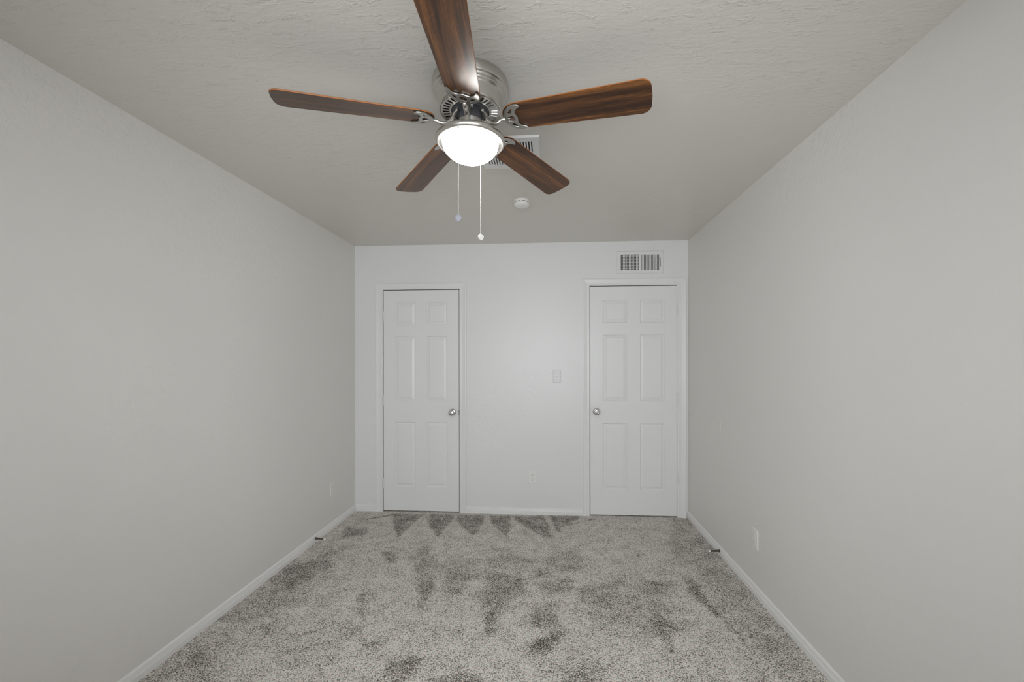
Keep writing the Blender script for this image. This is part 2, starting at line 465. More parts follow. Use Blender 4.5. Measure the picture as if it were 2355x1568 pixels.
bm = bmesh.new()
DEEP = 0.14
for x0, x1, z0, z1 in ((XL, O1[0], -0.05, H), (O1[0], O1[1], O1[2], H), (O1[1], O2[0], -0.05, H), (O2[0], O2[1], O2[2], H), (O2[1], XR, -0.05, H)):
    box(bm, x0, x1, YB, YB + DEEP, z0, z1)
box(bm, XL, XR, YB + DEEP, YB + DEEP + 0.05, -0.05, H)
wall_back = tag(obj('wall_back', bm, M_WALLB), 'white far wall holding the two doors', 'wall', 'structure')

bm = bmesh.new()
for x0, x1, z0, z1 in ((XL, WX0, -0.05, H), (WX1, XR, -0.05, H), (WX0, WX1, -0.05, WZ0), (WX0, WX1, WZ1, H)):
    box(bm, x0, x1, YF - T, YF, z0, z1)
tag(obj('wall_front', bm, M_WALL), 'off-white window wall behind the camera', 'wall', 'structure')

win = empty('window_1', ((WX0 + WX1) / 2, YF - 0.07, WZ0))
tag(win, 'white sliding window in the wall behind the camera', 'window', 'structure')
hw_, hh_ = (WX1 - WX0) / 2, WZ1 - WZ0
bm = bmesh.new(); fw_ = 0.045
box(bm, -hw_, hw_, -0.03, 0.03, 0, fw_); box(bm, -hw_, hw_, -0.03, 0.03, hh_ - fw_, hh_)
box(bm, -hw_, -hw_ + fw_, -0.03, 0.03, fw_, hh_ - fw_); box(bm, hw_ - fw_, hw_, -0.03, 0.03, fw_, hh_ - fw_)
box(bm, -0.025, 0.025, -0.03, 0.03, fw_, hh_ - fw_)
obj('window_frame', bm, M_TRIM, win)
for s in (0, 1):
    bm = bmesh.new(); x0 = (-hw_ + fw_) if s == 0 else 0.025
    box(bm, x0, x0 + hw_ - fw_ - 0.025, -0.003, 0.003, fw_, hh_ - fw_)
    obj('window_pane', bm, M_PANE, win)

# raised plaster blister on the right wall
bm = bmesh.new()
n, R_, A_ = 28, 8, []
random.seed(3)
wob = [1 + 0.16 * math.sin(3 * i / n * 6.283 + 1) + 0.10 * math.sin(5 * i / n * 6.283) for i in range(n)]
cv = bm.verts.new((XR - 0.0035, 2.995, 0.915))
prev = None
for k in range(1, R_ + 1):
    f = k / R_
    ring = [bm.verts.new((XR - 0.0035 * math.cos(f * 1.57) ** 0.7 if k < R_ else XR + 0.0005,
                          2.995 + 0.017 * f * wob[i] * math.cos(6.283 * i / n),
                          0.915 + 0.042 * f * wob[i] * math.sin(6.283 * i / n))) for i in range(n)]
    for i in range(n):
        j = (i + 1) % n
        if prev is None: bm.faces.new((cv, ring[i], ring[j]))
        else: bm.faces.new((prev[i], ring[i], ring[j], prev[j]))
    prev = ring
obj('plaster_blister', bm, M_WALL, wall_right, smooth=60)

# baseboards: 57 mm colonial profile with two bead lines
BP = [(0.0, 0.0), (0.0125, 0.0), (0.0125, 0.026), (0.0105, 0.0285), (0.0118, 0.031), (0.0100, 0.0335), (0.0112, 0.036), (0.0098, 0.040), (0.0085, 0.050), (0.0055, 0.0555), (0.0015, 0.058), (0.0, 0.058)]
bm = bmesh.new(); extrude_profile(bm, BP, (XL, YF, 0), (XL, YB, 0), Vector((1, 0, 0)))
tag(obj('baseboard_left', bm, M_TRIM), 'white moulded baseboard along the left wall', 'baseboard', 'structure')
bm = bmesh.new(); extrude_profile(bm, BP, (XR, YF, 0), (XR, YB, 0), Vector((-1, 0, 0)))
tag(obj('baseboard_right', bm, M_TRIM), 'white moulded baseboard along the right wall', 'baseboard', 'structure')
C1 = (-1.5885, -1.5300, -0.8060, -0.7465, 2.0350, 2.0930)       # casing outer/inner left, inner/outer right, inner/outer top
C2 = (0.3010, 0.3590, 1.1400, 1.2035, 2.0500, 2.1100)
bm = bmesh.new()
for a, b in ((XL, C1[0]), (C1[3], C2[0])):
    extrude_profile(bm, BP, (a, YB, 0), (b, YB, 0), Vector((0, -1, 0)))
tag(obj('baseboard_back', bm, M_TRIM), 'white moulded baseboard along the far wall between doors', 'baseboard', 'structure')

# door casings: mitred colonial profile, swept around each opening
def casing(name, c, label):
    prof = [(0.0, 0.0), (0.0, 0.0095), (0.004, 0.0115), (0.018, 0.0105), (0.030, 0.012), (0.044, 0.0148), (0.050, 0.0160), (0.0555, 0.0150), (0.058, 0.012), (0.058, 0.0)]
    bm = bmesh.new()
    xo0, xi0, xi1, xo1, zi, zo = c
    def ring(w0, w1, corner):
        vs = []
        for t, d in prof:
            f = t / 0.058
            if corner == 0: p = (xi0 + (xo0 - xi0) * f, YB - d, 0.0)
            if corner == 1: p = (xi0 + (xo0 - xi0) * f, YB - d, zi + (zo - zi) * f)
            if corner == 2: p = (xi1 + (xo1 - xi1) * f, YB - d, zi + (zo - zi) * f)
            if corner == 3: p = (xi1 + (xo1 - xi1) * f, YB - d, 0.0)
            vs.append(bm.verts.new(p))
        return vs
    rs = [ring(0, 0, k) for k in range(4)]
    n = len(prof)
    for a, b in zip(rs[:-1], rs[1:]):
        for i in range(n):
            bm.faces.new((a[i], a[(i + 1) % n], b[(i + 1) % n], b[i]))
    bm.faces.new(rs[0]); bm.faces.new(rs[3])
    # the jamb inside the opening, with the stop the door closes on
    return tag(obj(name, bm, M_TRIM), label, 'door casing', 'structure')
casing('trim_1', C1, 'white door casing around the left closet door')
casing('trim_2', C2, 'white door casing around the right door under the wall vent')

def jamb(name, O, label):
    bm = bmesh.new()
    y0 = YB - 0.001
    box(bm, O[0] - 0.018, O[0], y0, YB + 0.11, 0, O[2] + 0.018)
    box(bm, O[1], O[1] + 0.018, y0, YB + 0.11, 0, O[2] + 0.018)
    box(bm, O[0], O[1], y0, YB + 0.11, O[2], O[2] + 0.018)
    return bm

# ---------------------------------------------------------------- doors
def make_door(name, d, label, px, pz, knob_x, knob_z, hinge_side, hinge_z, keyed):
    x0, x1, z0, z1 = d['x0'], d['x1'], d['z0'], d['z1']
    yf = YB + 0.0015            # front face just behind the wall plane
    bm = bmesh.new()
    xs = [x0, px[0][0], px[0][1], px[1][0], px[1][1], x1]
    zs = [z0] + [v for p in pz for v in p] + [z1]
    V = {}
    for i, x in enumerate(xs):
        for k, z in enumerate(zs): V[i, k] = bm.verts.new((x, yf, z))
    loops = [(0.004, 0.0060), (0.008, 0.0092), (0.0115, 0.0092), (0.0295, 0.0030), (0.0312, 0.0010)]
    for i in range(5):
        for k in range(len(zs) - 1):
            q = [V[i, k], V[i + 1, k], V[i + 1, k + 1], V[i, k + 1]]
            if i in (1, 3) and k in (1, 3, 5):
                prev = q
                xa, xb, za, zb = xs[i], xs[i + 1], zs[k], zs[k + 1]
                for ins, dep in loops:
                    cur = [bm.verts.new((x, yf + dep, z)) for x, z in ((xa + ins, za + ins), (xb - ins, za + ins), (xb - ins, zb - ins), (xa + ins, zb - ins))]
                    for a in range(4):
                        bm.faces.new((prev[a], prev[(a + 1) % 4], cur[(a + 1) % 4], cur[a]))
                    prev = cur
                bm.faces.new(prev)
            else:
                bm.faces.new(q)
    # sides and back
    yb = yf + 0.035
    bmesh.ops.recalc_face_normals(bm, faces=bm.faces[:])
    be = [e for e in bm.edges if e.is_boundary]
    ex = bmesh.ops.extrude_edge_only(bm, edges=be)
    for v in ex['geom']:
        if isinstance(v, bmesh.types.BMVert): v.co.y = yb
    be = [e for e in bm.edges if e.is_boundary]
    bmesh.ops.holes_fill(bm, edges=be)
    door = obj(name, bm, M_DOOR)
    tag(door, label, 'door', 'structure')
    # knob with rose
    bm = bmesh.new()
    c = (knob_x, yf, knob_z)
    lathe(bm, [(0.0, 0.0), (0.0325, 0.0), (0.0325, -0.004), (0.0305, -0.0075), (0.022, -0.010), (0.0125, -0.012), (0.0115, -0.026), (0.0140, -0.031),
               (0.0220, -0.036), (0.0262, -0.043), (0.0272, -0.050), (0.0258, -0.057), (0.0225, -0.0615), (0.017, -0.0640), (0.0, -0.0655)] if not keyed else
              [(0.0, 0.0), (0.0325, 0.0), (0.0325, -0.004), (0.0305, -0.0075), (0.022, -0.010), (0.0125, -0.012), (0.0115, -0.026), (0.0140, -0.031),
               (0.0220, -0.036), (0.0265, -0.043), (0.0272, -0.050), (0.0255, -0.057), (0.0215, -0.0610), (0.0160, -0.0615), (0.0135, -0.0590), (0.0120, -0.0590), (0.0, -0.0592)],
          48, 'Y', c)
    kn = obj('door_knob', bm, M_KNOB, door, smooth=50)
    if keyed:
        bm = bmesh.new(); lathe(bm, [(0.0, -0.058), (0.0085, -0.058), (0.0085, -0.0625), (0.0070, -0.0635), (0.0, -0.0635)], 32, 'Y', c)
        box(bm, knob_x - 0.0045, knob_x + 0.0045, yf - 0.0642, yf - 0.063, knob_z - 0.0008, knob_z + 0.0008, 1)
        obj('lock_button', bm, [M_NICKEL2, M_SLOT], kn, smooth=50)
    # hinges: painted knuckles with a pin
    hx = x0 - 0.002 if hinge_side < 0 else x1 + 0.002
    for hz in hinge_z:
        bm = bmesh.new()
        for k in range(5):
            za = hz - 0.0445 + k * 0.0178
            lathe(bm, [(0.0, za), (0.0058, za), (0.0062, za + 0.0012), (0.0062, za + 0.0160), (0.0058, za + 0.0172), (0.0, za + 0.0172)], 16, 'Z', (hx, YB - 0.0035, 0))
        lathe(bm, [(0.0, hz - 0.050), (0.004, hz - 0.048), (0.0048, hz - 0.0445)], 16, 'Z', (hx, YB - 0.0035, 0))
        lathe(bm, [(0.0048, hz + 0.0445), (0.0052, hz + 0.047), (0.0, hz + 0.050)], 16, 'Z', (hx, YB - 0.0035, 0))
        obj('hinge', bm, M_TRIM, door, smooth=50)
    return door

PX1 = ((-1.4095, -1.2225), (-1.1170, -0.9270)); PZ1 = ((0.2270, 0.8195), (1.0130, 1.6045), (1.7065, 1.9135))
PX2 = ((0.4805, 0.6925), (0.8055, 1.0185)); PZ2 = ((0.2335, 0.8245), (1.0210, 1.6115), (1.7165, 1.9195))
door1 = make_door('door_1', D1, 'narrow white six-panel door on the left with passage knob', PX1, PZ1, -0.8765, 0.9125, -1, (1.7915, 1.0198, 0.2600), False)
door2 = make_door('door_2', D2, 'wider white six-panel door on the right under the vent', PX2, PZ2, 0.4220, 0.9275, 1, (1.8255, 1.0405, 0.3380), True)
# worn latch and strike plate showing in the left door's gap
bm = bmesh.new()
box(bm, D1['x1'] - 0.0015, D1['x1'] + 0.0015, YB - 0.0005, YB + 0.020, 0.885, 0.935, 0)
box(bm, D1['x1'] + 0.001, D1['x1'] + 0.007, YB - 0.0025, YB + 0.012, 0.902, 0.918, 1, 0.001)
obj('latch', bm, [M_GREY, M_NICKEL2], door1)
bm = jamb('j', O1, ''); tag(obj('trim_3', bm, M_TRIM), 'white jamb lining the opening of the left door', 'door jamb', 'structure')
bm = jamb('j', O2, ''); tag(obj('trim_4', bm, M_TRIM), 'white jamb lining the opening of the right door', 'door jamb', 'structure')

# ---------------------------------------------------------------- ceiling fan
FC = Vector((-0.2976, 1.5380, 0.0))
Z0, DROOP, PITCH, PHASE = 2.2893, 0.0543, 0.2071, -0.2512
DA = (-0.0151, -0.0053, 0.0042, 0.0219, -0.0057)
DP = (-0.0128, 0.0142, -0.0063, -0.0040, 0.0090)
DZ = (-0.0039, -0.0077, 0.0093, 0.0101, -0.0044)
WT, WR, RT = 0.0714, 0.0602, 0.6622
fan = empty('ceiling_fan', (FC.x, FC.y, H))
tag(fan, 'five-blade hugger ceiling fan with walnut blades, nickel body and lit bowl', 'ceiling fan')
Zc = lambda z: z - H

bm = bmesh.new()
lathe(bm, [(0.0, 0.0), (0.1415, 0.0), (0.1425, -0.004), (0.1425, -0.031), (0.1405, -0.0355), (0.1365, -0.0375), (0.1350, -0.0395), (0.1335, -0.0425),
           (0.1315, -0.0445), (0.1312, -0.0465), (0.1300, -0.0475), (0.1297, -0.0500), (0.1270, -0.0535), (0.1235, -0.0565), (0.1215, -0.0600),
           (0.1200, -0.0640), (0.1200, -0.1000), (0.1188, -0.1040), (0.1160, -0.1075), (0.1135, -0.1080), (0.1122, -0.1062), (0.1122, -0.0930), (0.0, -0.0930)], 96)
obj('motor_housing', bm, M_NICKEL, fan, smooth=35)
# vented ring under the housing: radial slots cut through a flat ring
bm = bmesh.new()
NS = 36
zt, zb = -0.1050, -0.1085
for s in range(NS):
    a0 = 2 * math.pi * s / NS
    # land between slots, then the slot with its bent louvre
    da = 2 * math.pi / NS
    def pt(r, a, z): return bm.verts.new((r * math.cos(a), r * math.sin(a), z))
    def patch(r0, r1, aa, ab, z, z2=None, mi=0):
        z2 = z if z2 is None else z2
        f = bm.faces.new((pt(r0, aa, z), pt(r1, aa, z), pt(r1, ab, z2), pt(r0, ab, z2))); f.material_index = mi
    aw = da * 0.50
    patch(0.0725, 0.0795, a0, a0 + da, zb); patch(0.1035, 0.1120, a0, a0 + da, zb)
    patch(0.0795, 0.1035, a0, a0 + da - aw, zb)
    patch(0.0795, 0.1035, a0 + da - aw * 0.45, a0 + da, zb + 0.009, zb + 0.0005)   # bent louvre
for r in (0.0725, 0.1120):
    lathe(bm, [(r, zb), (r, zb + 0.012)], 96)
lathe(bm, [(0.0725, -0.0955), (0.1120, -0.0955)], 96, mi=1)
obj('vent_ring', bm, [M_NICKEL, M_SLOT], fan, smooth=30, recalc=True)
bm = bmesh.new()
lathe(bm, [(0.0, -0.104), (0.0720, -0.102), (0.0720, -0.1035), (0.064, -0.1050), (0.062, -0.1100), (0.0480, -0.1110), (0.0440, -0.113), (0.0440, -0.153), (0.0, -0.153)], 64)
obj('flywheel_hub', bm, M_GREY, fan, smooth=40)

# blade outline in blade coordinates: u outwards, v across
def hwid(u): return WR + (WT - WR) * (u - 0.2) / 0.46
def blade_outline():
    pts = []
    for k in range(0, 11):                                  # root, from the middle to the side
        t = k / 10 * math.pi / 2
        pts.append((0.200 - 0.0645 * math.cos(t), hwid(0.2) * math.sin(t) ** 0.92 if k else 0.0))
    pts.append((0.40, hwid(0.40)))
    rc = 0.034
    uc, vc = RT - rc - 0.002, hwid(RT) - rc
    for k in range(0, 9):
        t = math.pi / 2 - k / 8 * math.pi / 2 * 0.93
        pts.append((uc + rc * math.cos(t), vc + rc * math.sin(t)))
    pts.append((RT + 0.0005, 0.0))
    return pts + [(u, -v) for u, v in reversed(pts[1:-1])]
OUT = blade_outline()
bm = bmesh.new()
TH = 0.0058
lo = [bm.verts.new((u, v, 0)) for u, v in OUT]
hi = [bm.verts.new((u, v, TH)) for u, v in OUT]
f1 = bm.faces.new(list(reversed(lo))); f2 = bm.faces.new(hi)
for i in range(len(OUT)):
    j = (i + 1) % len(OUT)
    f = bm.faces.new((lo[i], lo[j], hi[j], hi[i])); f.material_index = 1
bmesh.ops.recalc_face_normals(bm, faces=bm.faces[:])
be = [e for e in bm.edges if any(f in (f1, f2) for f in e.link_faces)]
bmesh.ops.bevel(bm, geom=be, offset=0.0009, segments=2, affect='EDGES')
blade_me = bpy.data.meshes.new('blade'); bm.to_mesh(blade_me); bm.free()
blade_me.materials.append(M_WOOD); blade_me.materials.append(M_EDGE)

# cast blade iron: horned crescent with three openings, as a filled 2-D curve with rounded edges
cu = bpy.data.curves.new('blade_iron', 'CURVE'); cu.dimensions = '2D'; cu.fill_mode = 'BOTH'
half = [(0.1392, 0.0), (0.1400, 0.009), (0.1450, 0.022), (0.1555, 0.0385), (0.1705, 0.0505), (0.1880, 0.0572), (0.2020, 0.0572), (0.2115, 0.0525), (0.2130, 0.0490),
        (0.2065, 0.0452), (0.1980, 0.0405), (0.1905, 0.0335), (0.1872, 0.0260), (0.1875, 0.0170), (0.1892, 0.0080), (0.1915, 0.0)]
outer = half + [(u, -v) for u, v in reversed(half[1:-1])]
hole_a = [(0.1835, 0.0455), (0.1740, 0.0415), (0.1640, 0.0335), (0.1575, 0.0240), (0.1735, 0.0225), (0.1795, 0.0330)]
hole_b = [(u, -v) for u, v in reversed(hole_a)]
hole_m = [(0.1735, 0.0150), (0.1800, 0.0060), (0.1815, 0.0), (0.1800, -0.0060), (0.1735, -0.0150), (0.1530, -0.0095), (0.1560, -0.0055), (0.1540, -0.0035), (0.1600, 0.0), (0.1540, 0.0035), (0.1560, 0.0055), (0.1530, 0.0095)]
for lp in (outer, hole_a, hole_b, hole_m):
    sp = cu.splines.new('POLY'); sp.points.add(len(lp) - 1); sp.use_cyclic_u = True
    for q, (u, v) in zip(sp.points, lp): q.co = (u, v, 0, 1)
cu.extrude = 0.0014; cu.bevel_depth = 0.0018; cu.bevel_resolution = 2; cu.offset = -0.0004
tmp = bpy.data.objects.new('tmp_iron', cu); COL.objects.link(tmp)
bpy.context.view_layer.update()
dg = bpy.context.evaluated_depsgraph_get()
iron_me = bpy.data.meshes.new_from_object(tmp.evaluated_get(dg)); iron_me.name = 'blade_iron'
bpy.data.objects.remove(tmp)
iron_me.materials.clear(); iron_me.materials.append(M_NICKEL2)
for p in iron_me.polygons: p.use_smooth = True
try: iron_me.set_sharp_from_angle(angle=math.radians(50))
except Exception: pass

BL = ['walnut blade pointing right and reaching furthest right', 'walnut blade pointing back to the right', 'walnut blade pointing back to the left',
      'walnut blade pointing left', 'walnut blade pointing towards the camera with a bright highlight']
for k in range(5):
    a = PHASE + DA[k] + k * 2 * math.pi / 5
    U = Vector((math.cos(a), math.sin(a), -(DROOP + DZ[k]))).normalized()
    V = Vector((-math.sin(a), math.cos(a), 0)) * math.cos(PITCH + DP[k]) - Vector((0, 0, 1)) * math.sin(PITCH + DP[k])
    V = (V - U * V.dot(U)).normalized()
    W = U.cross(V)
    mx = Matrix((U, V, W)).transposed().to_4x4(); mx.translation = Vector((0, 0, Zc(Z0)))
    b = link_mesh('blade', blade_me, fan); b.matrix_local = mx
    b['label'] = BL[k]
    ir = link_mesh('blade_iron', iron_me, b); ir.matrix_local = Matrix.Translation((0, 0, -0.0033))
    # curved arm from the hub out to the iron
    bm = bmesh.new()
    ra = Vector((math.cos(a), math.sin(a), 0))
    end = mx @ Vector((0.1435, 0, -0.0055))
    pre = mx @ Vector((0.127, 0, -0.0070))
    path = [ra * 0.054 + Vector((0, 0, Zc(2.3260))), ra * 0.061 + Vector((0, 0, Zc(2.3130))), ra * 0.073 + Vector((0, 0, Zc(2.2900))),
            ra * 0.092 + Vector((0, 0, Zc(2.2720))), ra * 0.112 + Vector((0, 0, Zc(2.2690))), pre, end]
    pts = catmull(path, 6)
    n = len(pts)
    rad = [0.0085 - 0.0022 * (i / (n - 1)) if i < n - 3 else 0.0062 - 0.0012 * (i - n + 3) for i in range(n)]
    tube(bm, pts, rad, 14, flat=1.25)
    # foot screwed to the flywheel, with two screw heads
    sd = Vector((-math.sin(a), math.cos(a), 0))
    c0 = ra * 0.054 + Vector((0, 0, Zc(2.3260)))
    tube(bm, [c0 - sd * 0.016, c0 - sd * 0.008, c0 + sd * 0.008, c0 + sd * 0.016], [0.004, 0.0062, 0.0062, 0.004], 12, flat=1.2)
    for s in (-1, 1):
        q = c0 + sd * 0.0125 * s
        lathe(bm, [(0.0, q.z - 0.0085), (0.003, q.z - 0.0082), (0.0042, q.z - 0.0060), (0.0042, q.z - 0.002)], 12, 'Z', (q.x, q.y, 0))
    obj('blade_arm', bm, M_NICKEL, fan, smooth=60)

# light kit
bm = bmesh.new()
lathe(bm, [(0.0, Zc(2.2960)), (0.0440, Zc(2.2960)), (0.0455, Zc(2.2945)), (0.0455, Zc(2.2560)), (0.049, Zc(2.2515)), (0.075, Zc(2.2475)), (0.1000, Zc(2.2420)), (0.1160, Zc(2.2370)),
           (0.1260, Zc(2.2320)), (0.1310, Zc(2.2255)), (0.1318, Zc(2.2200)), (0.1300, Zc(2.2145)), (0.1262, Zc(2.2108)), (0.1225, Zc(2.2100)), (0.1195, Zc(2.2122)), (0.1080, Zc(2.2128)), (0.1072, Zc(2.2150)), (0.1072, Zc(2.2220)), (0.0, Zc(2.2220))], 96)
for t in (-0.75, 0.35, 1.6, 3.0, 4.4):                       # thumb screws on the fitter neck
    lathe(bm, [(0.0, 0.0515), (0.003, 0.0510), (0.0036, 0.0490), (0.0036, 0.044)], 12, 'X', (0, 0, Zc(2.276)))
obj('light_fitter', bm, M_NICKEL, fan, smooth=35)
bm = bmesh.new()
A_R, B_R = 0.1065, 0.0690
prof = [(A_R * math.cos(t), -B_R * math.sin(t)) for t in [i / 24 * math.pi / 2 for i in range(25)]]
prof[-1] = (0.0, -B_R)
lathe(bm, [(A_R - 0.002, 0.006)] + prof, 96)
lb = obj('lamp_shade', bm, M_GLOW, fan, smooth=80)
lb.location = (0, 0, Zc(2.2130))
lb['label'] = 'white lit frosted glass bowl'

# pull chains
def chain(x, y, ztop, zbot, joint=None):
    bm = bmesh.new()
    z = ztop
    while z > zbot:
        bmesh.ops.create_uvsphere(bm, u_segments=8, v_segments=6, radius=0.0014, matrix=Matrix.Translation((x, y, z)))
        z -= 0.0031
    tube(bm, [Vector((x, y, ztop)), Vector((x, y, (ztop + zbot) / 2)), Vector((x, y, zbot))], 0.0005, 6)
    if joint:
        lathe(bm, [(0.0, joint + 0.005), (0.0018, joint + 0.004), (0.0025, joint + 0.001), (0.0025, joint - 0.002), (0.0018, joint - 0.005), (0.0, joint - 0.006)], 12, 'Z', (x, y, 0))
    # socket the chain comes out of
    lathe(bm, [(0.0, ztop + 0.004), (0.0034, ztop + 0.004), (0.0034, ztop - 0.003), (0.0022, ztop - 0.008), (0.0, ztop - 0.008)], 14, 'Z', (x, y, 0))
    return obj('pull_chain', bm, M_CHAIN, fan, smooth=60)
cx1, cy1 = -0.3165 - FC.x, 1.4115 - FC.y
c1 = chain(cx1, cy1, Zc(2.2065), Zc(1.8985)); c1['label'] = 'shorter beaded chain hanging in front of the bowl'
cx2, cy2 = -0.2800 - FC.x, 1.6655 - FC.y
c2 = chain(cx2, cy2, Zc(2.2100), Zc(1.9085), Zc(2.0990)); c2['label'] = 'longer beaded chain hanging behind the bowl'
def disc(bm, r, prof, rot, c):
    b2 = bmesh.new(); lathe(b2, prof, 40, 'Y')
    me = bpy.data.meshes.new('d'); b2.to_mesh(me); b2.free()
    me.transform(Matrix.Translation(c) @ rot)
    bm.from_mesh(me); bpy.data.meshes.remove(me)
bm = bmesh.new()
rot = Matrix.Rotation(math.radians(-1), 4, 'Z') @ Matrix.Rotation(math.radians(8), 4, 'X')
disc(bm, 0, [(0.0, -0.0030), (0.0060, -0.0030), (0.0064, -0.0024), (0.0076, -0.0024), (0.0080, -0.0030), (0.0104, -0.0030), (0.0118, -0.0020), (0.0118, 0.0020), (0.0104, 0.0032), (0.0, 0.0032)], rot, (cx1, cy1, Zc(1.8865)))
p1 = obj('pendant', bm, M_PEND, c1, smooth=40); p1['label'] = 'round grey disc with a raised centre'
bm = bmesh.new()
rot = Matrix.Rotation(math.radians(28), 4, 'Z') @ Matrix.Rotation(math.radians(14), 4, 'X')
disc(bm, 0, [(0.0, -0.0024), (0.0092, -0.0024), (0.0098, -0.0034), (0.0110, -0.0036), (0.0120, -0.0024), (0.0120, 0.0024), (0.0106, 0.0034), (0.0, 0.0034)], rot, (cx2, cy2, Zc(1.8950)))
for s in range(4):
    b2 = bmesh.new()
    lathe(b2, [(0.0, -0.0040), (0.0020, -0.0038), (0.0027, -0.0022)], 12, 'Y')
    me = bpy.data.meshes.new('d'); b2.to_mesh(me); b2.free()
    t = s * math.pi / 2 + 0.5
    me.transform(Matrix.Translation((cx2, cy2, Zc(1.8950))) @ rot @ Matrix.Translation((0.0056 * math.cos(t), 0, 0.0056 * math.sin(t))) @ Matrix.Rotation(-t, 4, 'Y') @ Matrix.Diagonal((1.4, 1, 1, 1)))
    bm.from_mesh(me); bpy.data.meshes.remove(me)
p2 = obj('pendant', bm, M_CHAIN, c2, smooth=40); p2['label'] = 'round white disc with four raised petals'

# ---------------------------------------------------------------- vents
def slotted_plate(bm, to, w, h, banks, depth, lip, mi=0):
    """plate in the plane (a, b), outward n; banks: list of (a0, a1, b0, b1, count). to(a, b, n) -> world"""
    A = sorted({0, w} | {v for k in banks for v in (k[0], k[1])})
    B = sorted({0, h} | {v for k in banks for v in (k[2], k[3])})
    def quad(a0, a1, b0, b1, n, m_=mi):
        f = bm.faces.new([bm.verts.new(to(a, b, n)) for a, b in ((a0, b0), (a1, b0), (a1, b1), (a0, b1))]); f.material_index = m_
    for i in range(len(A) - 1):
        for k in range(len(B) - 1):
            am, bm_ = (A[i] + A[i + 1]) / 2, (B[k] + B[k + 1]) / 2
            if any(q[0] < am < q[1] and q[2] < bm_ < q[3] for q in banks): continue
            quad(A[i], A[i + 1], B[k], B[k + 1], depth)
    # bevelled border down to the wall
    e = lip
    ring_o = [(-e, -e), (w + e, -e), (w + e, h + e), (-e, h + e)]; ring_i = [(0, 0), (w, 0), (w, h), (0, h)]
    for i in range(4):
        j = (i + 1) % 4
        f = bm.faces.new([bm.verts.new(to(*ring_i[i], depth)), bm.verts.new(to(*ring_i[j], depth)), bm.verts.new(to(*ring_o[j], 0.0015)), bm.verts.new(to(*ring_o[i], 0.0015))]); f.material_index = mi
        f = bm.faces.new([bm.verts.new(to(*ring_o[i], 0.0015)), bm.verts.new(to(*ring_o[j], 0.0015)), bm.verts.new(to(*ring_o[j], 0)), bm.verts.new(to(*ring_o[i], 0))]); f.material_index = mi
    for a0, a1, b0, b1, cnt in banks:                       # reveal and dark back of every bank
        ps = [(a0, b0), (a1, b0), (a1, b1), (a0, b1)]
        for i in range(4):
            j = (i + 1) % 4
            f = bm.faces.new([bm.verts.new(to(*ps[i], depth)), bm.verts.new(to(*ps[j], depth)), bm.verts.new(to(*ps[j], 0.0008)), bm.verts.new(to(*ps[i], 0.0008))]); f.material_index = mi
        quad(a0, a1, b0, b1, 0.0008, 1)

def fins(to, bank, depth, width, lean, name, parent, mt):
    bm = bmesh.new()
    a0, a1, b0, b1, cnt = bank
    p = (a1 - a0) / cnt
    for i in range(cnt + 1):
        a = a0 + p * i
        w = width * p
        pa = [(a - w / 2, depth), (a + w / 2, depth), (a + w / 2 + lean, 0.0012), (a - w / 2 + lean, 0.0012)]
        pa = [(min(max(x, a0), a1), n) for x, n in pa]
        v0 = [bm.verts.new(to(x, b0, n)) for x, n in pa]; v1 = [bm.verts.new(to(x, b1, n)) for x, n in pa]
        for q in range(4): bm.faces.new((v0[q], v0[(q + 1) % 4], v1[(q + 1) % 4], v1[q]))
        bm.faces.new(v0); bm.faces.new(v1)
    return obj(name, bm, mt, parent)

# register on the far wall above the right door
vx, vz = 0.6060, 2.1560
reg = empty('wall_register', (vx, YB, vz))
tag(reg, 'white double-bank air register on the far wall above the right door', 'vent')
to = lambda a, b, n: (a, -n, b)
VW, VH = 0.3970, 0.1920
bankL = (0.0275, 0.1920, 0.0245, 0.1640, 13); bankR = (0.2040, 0.3670, 0.0220, 0.1615, 13)
bm = bmesh.new(); slotted_plate(bm, to, VW, VH, [bankL, bankR], 0.0085, 0.006)
obj('frame', bm, [M_VENT, M_DARK], reg)
fins(to, bankL, 0.0080, 0.42, 0.002, 'louvre_bank', reg, M_VENT)
fins(to, bankR, 0.0080, 0.42, -0.0020, 'louvre_bank', reg, M_VENT)
bm = bmesh.new()
for i in range(5):
    b = bankL[2] + (bankL[3] - bankL[2]) * (i + 0.62) / 5.1
    box(bm, bankL[0] + 0.010, bankL[1], -0.0032, -0.0012, b - 0.0052, b + 0.0052)
obj('rear_vane', bm, M_VANE, reg)
bm = bmesh.new(); box(bm, 0.3745, 0.3775, -0.0088, -0.0080, 0.055, 0.131, 0); box(bm, 0.3735, 0.3785, -0.0150, -0.0080, 0.060, 0.066, 1, 0.001)
obj('damper_lever', bm, [M_DARK, M_VENT], reg)

# square grille on the ceiling behind the fan
gx0, gx1, gy0, gy1 = -0.349, -0.047, 1.908, 2.210
gr = empty('ceiling_grille', (gx0, gy0, H))
tag(gr, 'square white slotted air grille on the ceiling behind the fan', 'vent')
to2 = lambda a, b, n: (a, b, -n)
GW, GH = gx1 - gx0, gy1 - gy0
b1 = (0.0300, GW - 0.0290, 0.0350, 0.1440, 18); b2 = (0.0300, GW - 0.0290, 0.1540, 0.2640, 18)
bm = bmesh.new(); slotted_plate(bm, to2, GW, GH, [b1, b2], 0.0100, 0.004)
for sx in (0.22 * GW, 0.70 * GW):
    lathe(bm, [(0.0, -0.0112), (0.0022, -0.0110), (0.0030, -0.0100)], 12, 'Z', (sx, 0.020, 0), mi=1)
obj('frame', bm, [M_VENT, M_DARK], gr)
fins(to2, b1, 0.0095, 0.50, 0.0015, 'louvre_bank', gr, M_VENT)
fins(to2, b2, 0.0095, 0.50, 0.0015, 'louvre_bank', gr, M_VENT)

